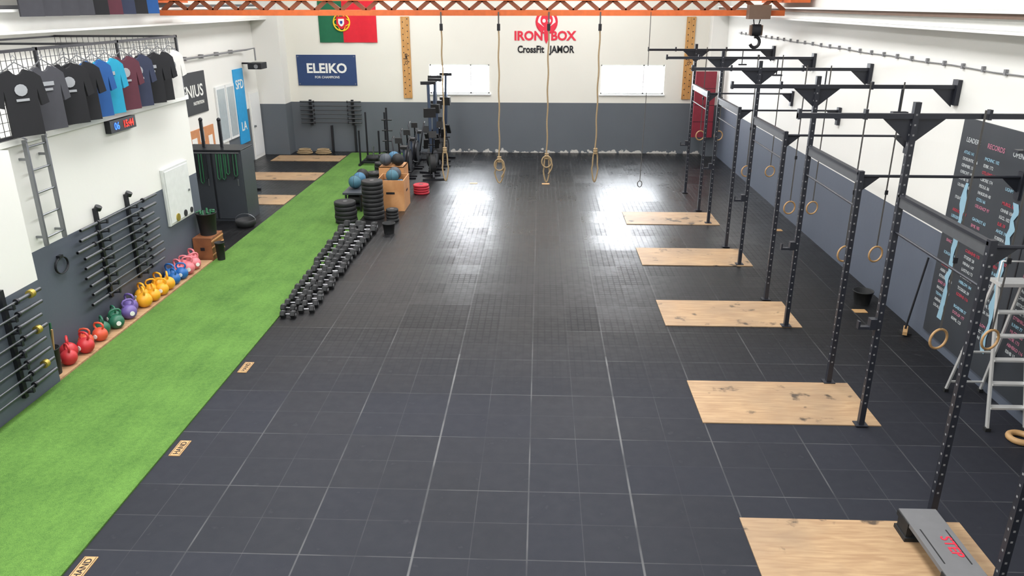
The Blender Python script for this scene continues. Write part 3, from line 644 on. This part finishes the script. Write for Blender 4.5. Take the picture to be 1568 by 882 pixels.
def bike(loc,rz):
    o=MB()
    o.cyl((-.07,-.35,.42),(.07,-.35,.42),.33,BLK,seg=30);o.cyl((-.075,-.35,.42),(.075,-.35,.42),.27,GRYM,seg=24);o.tube([(0,-.35+.35*math.cos(a),.42+.35*math.sin(a)) for a in [2*PI*i/28 for i in range(28)]],.02,BLK,closed=True)
    o.box((-.26,-.6,0),(.26,-.53,.05),BLK);o.box((-.26,.5,0),(.26,.57,.05),BLK);o.box((-.03,-.58,.03),(.03,.55,.1),BLK)
    o.beam((0,.2,.08),(0,.32,.85),.05,.05,SB);o.beam((0,-.1,.08),(0,-.3,.95),.06,.05,SB);o.cbox((0,.34,.9),(.2,.28,.07),DK);o.cbox((0,-.38,1.2),(.18,.05,.14),DK)
    o.beam((0,-.3,.9),(0,-.38,1.18),.04,.03,BLK);o.cyl((-.08,.02,.35),(.08,.02,.35),.1,BLK)
    for s in(-1,1):
        o.tube([(s*.1,-.15,.4),(s*.17,-.2,.8),(s*.22,-.1,1.15),(s*.22,.05,1.2)],.02,BLK);o.cyl((s*.22,.02,1.19),(s*.22,.16,1.22),.025,DK)
        o.beam((s*.09,.02,.35),(s*.1,.02+s*.14,.28),.02,.03,STL);o.cbox((s*.15,.02+s*.15,.28),(.1,.09,.025),BLK)
    o.done('air_bike',loc,rz)
bike((-3.66,20.25,0),.0);bike((-3.67,21.6,0),.0);bike((-3.67,22.95,.0),.0)
o=MB();o.box((-5.35,22.4,.018),(-5.28,23.6,.08),BLK);o.box((-4.75,22.4,.018),(-4.68,23.6,.08),BLK);o.box((-5.3,22.6,.06),(-4.7,22.68,.12),BLK);o.box((-5.3,23.3,.06),(-4.7,23.38,.12),BLK);o.box((-5.3,22.9,.06),(-4.7,23.1,.1),BLK)
for x in(-5.3,-4.72): o.cyl((x,22.5,.06),(x,22.5,1.05),.028,BLK);o.cyl((x,23.5,.06),(x,23.5,1.45),.028,BLK)
o.cyl((-5.01,23,.1),(-5.01,23,.5),.025,STL);o.lathe([(.03,.1),(.22,.1),(.22,.22),(.03,.22)],(-5.01,23,0),DK)
o.done('prowler_sled',(-5,23,0),world=True)
plates('bumper_plate_stack',(-4.28,20.6,.018),.2,6,.08);plates('bumper_plate_stack',(-4.3,21.3,.018),.22,7,.08);plates('bumper_plate_stack',(-4.3,19.7,.018),.2,5,.08)
o=MB();o.box((-4.6,22.0,.018),(-4.2,22.4,.05),BLK);o.cyl((-4.4,22.2,.05),(-4.4,22.2,1.75),.03,BLK)
for z in(.5,.8,1.1,1.4): o.cyl((-4.55,22.2,z),(-4.25,22.2,z),.02,BLK)
o.lathe([(.03,.05),(.19,.05),(.19,.13),(.03,.13)],(-4.4,22.2,0),DK);o.done('plate_tree',(-4.4,22.2,0),world=True)
# ------------------------------------------------------------ right side
BB=mat('blackboard',(48,52,58),.55,var=.15,scale=2);PINK=mat('chalk_pink',(176,110,130),.8);PB=mat('chalk_blue',(136,172,190),.7);CW=mat('chalk_white',(176,180,182),.8);CR=mat('chalk_red',(170,60,74),.8)
o=MB();o.box((5.53,6.9,.15),(5.555,10.4,3.14),BB)
o.box((5.525,8.64,.15),(5.53,8.66,3.14),BLK)
for c,y in enumerate((10.25,9.75,9.2,8.5,8.0,7.5)):
    o.text(['LEADERS','RECORDS','OPEN','WOD','GIRLS','TEAM'][c],.085,M_right(y,2.85,5.527),[CW,PINK,CW,PB,CW,CW][c],.001,align='LEFT')
    for k in range(26):
        if random.random()<.15: continue
        t=''.join(random.choice('ABCDEFGHIKLMNORSTU') for _ in range(random.randint(4,7)))+' '+str(random.randint(10,199))
        o.text(t,.055,M_right(y,2.7-k*.085,5.527),random.choice([CW,CW,CW,PB,PINK,CR]),.0008,align='LEFT',bold=.02)
for y0 in(10.05,8.95):
    L1=[(-.02+random.uniform(-.04,.04),i*.1) for i in range(20)];R1=[(.08+random.uniform(-.04,.04),i*.1) for i in range(20)]
    for i in range(19):
        o.prism([L1[i],R1[i],R1[i+1],L1[i+1]],M_right(y0,.45,5.524),.002,PB)
o.done('workout_blackboard',(0,0,0))
ALU=mat('aluminium',(206,206,204),.4,.4)
o=MB();xa,xb=5.08,5.5
for x,xt in((xa,xa+.05),(xb,xb-.05)):
    o.beam((x,7.8,0.02),(xt,8.28,1.6),.045,.022,ALU,(1,0,0));o.beam((x,8.75,0.02),(xt,8.36,1.58),.035,.02,ALU,(1,0,0))
    o.box((x-.03,7.77,0),(x+.03,7.83,.04),DK);o.box((x-.025,8.72,0),(x+.025,8.78,.04),DK)
for k in range(1,6): t=k/6.2;o.cbox(((xa+xb)/2,7.8+.48*t,1.6*t),(xb-xa-.02-.1*t,.08,.022),ALU)
o.box((xa+.03,8.2,1.58),(xb-.03,8.42,1.62),ALU);o.beam((xa+.01,8.62,.6),(xb-.01,8.62,.6),.025,.018,ALU);o.beam((xa,8.72,.15),(xb,8.72,.15),.025,.018,ALU)
o.tube([(xa+.05,8.3,1.6),(xa+.05,8.3,1.85),(xb-.05,8.3,1.85),(xb-.05,8.3,1.6)],.012,ALU)
o.done('step_ladder',(5.2,8.3,0),world=True)
o=MB();o.tube([(5.33+.11*math.cos(a),7.6+.11*math.sin(a),.035) for a in [2*PI*i/24 for i in range(24)]],.035,RINGW,10,closed=True);o.done('wooden_ring',(0,0,0))
o=MB();o.cyl((5.36,10.55,.06),(5.52,10.6,1.15),.014,BLK);o.beam((5.3,10.42,.05),(5.42,10.66,.05),.06,.05,RINGW);o.box((5.3,10.46,.0),(5.42,10.62,.03),DK);o.done('broom',(5.4,10.5,0),world=True)
bucket('chalk_bucket',(5.2,11.75,0),.15,.22)
STEP=mat('step_top_grey',(104,104,106),.7)
o=MB();x0,x1,y0,y1=3.31,3.64,4.98,6.02
o.box((x0,y0,.17),(x1,y1,.21),STEP)
for y in(y0,y1-.22):
    o.box((x0-.015,y,.012),(x1+.015,y+.22,.05),DK);o.box((x0,y+.02,.05),(x0+.05,y+.2,.17),DK);o.box((x1-.05,y+.02,.05),(x1,y+.2,.17),DK);o.box((x0-.01,y,.15),(x1+.01,y+.22,.2),DK)
o.text('STEP',.13,MX((3.49,5.5,.212),(0,-1,0),(1,0,0)),RED,.001);o.box((x0+.05,y0+.3,.21),(x0+.06,y1-.3,.213),DK);o.box((x1-.06,y0+.3,.21),(x1-.05,y1-.3,.213),DK)
o.done('aerobic_step',(3.45,5.5,0),world=True,bevel=.006)
o=MB();o.tube([(5.54,5+i,3.75-.015*(i%2)) for i in range(0,19)],.008,HOLE)
for k in range(36): o.box((5.52,5.2+k*.5,3.72),(5.558,5.24+k*.5,3.79),HOLE)
o.done('cable_conduit',(0,0,0))
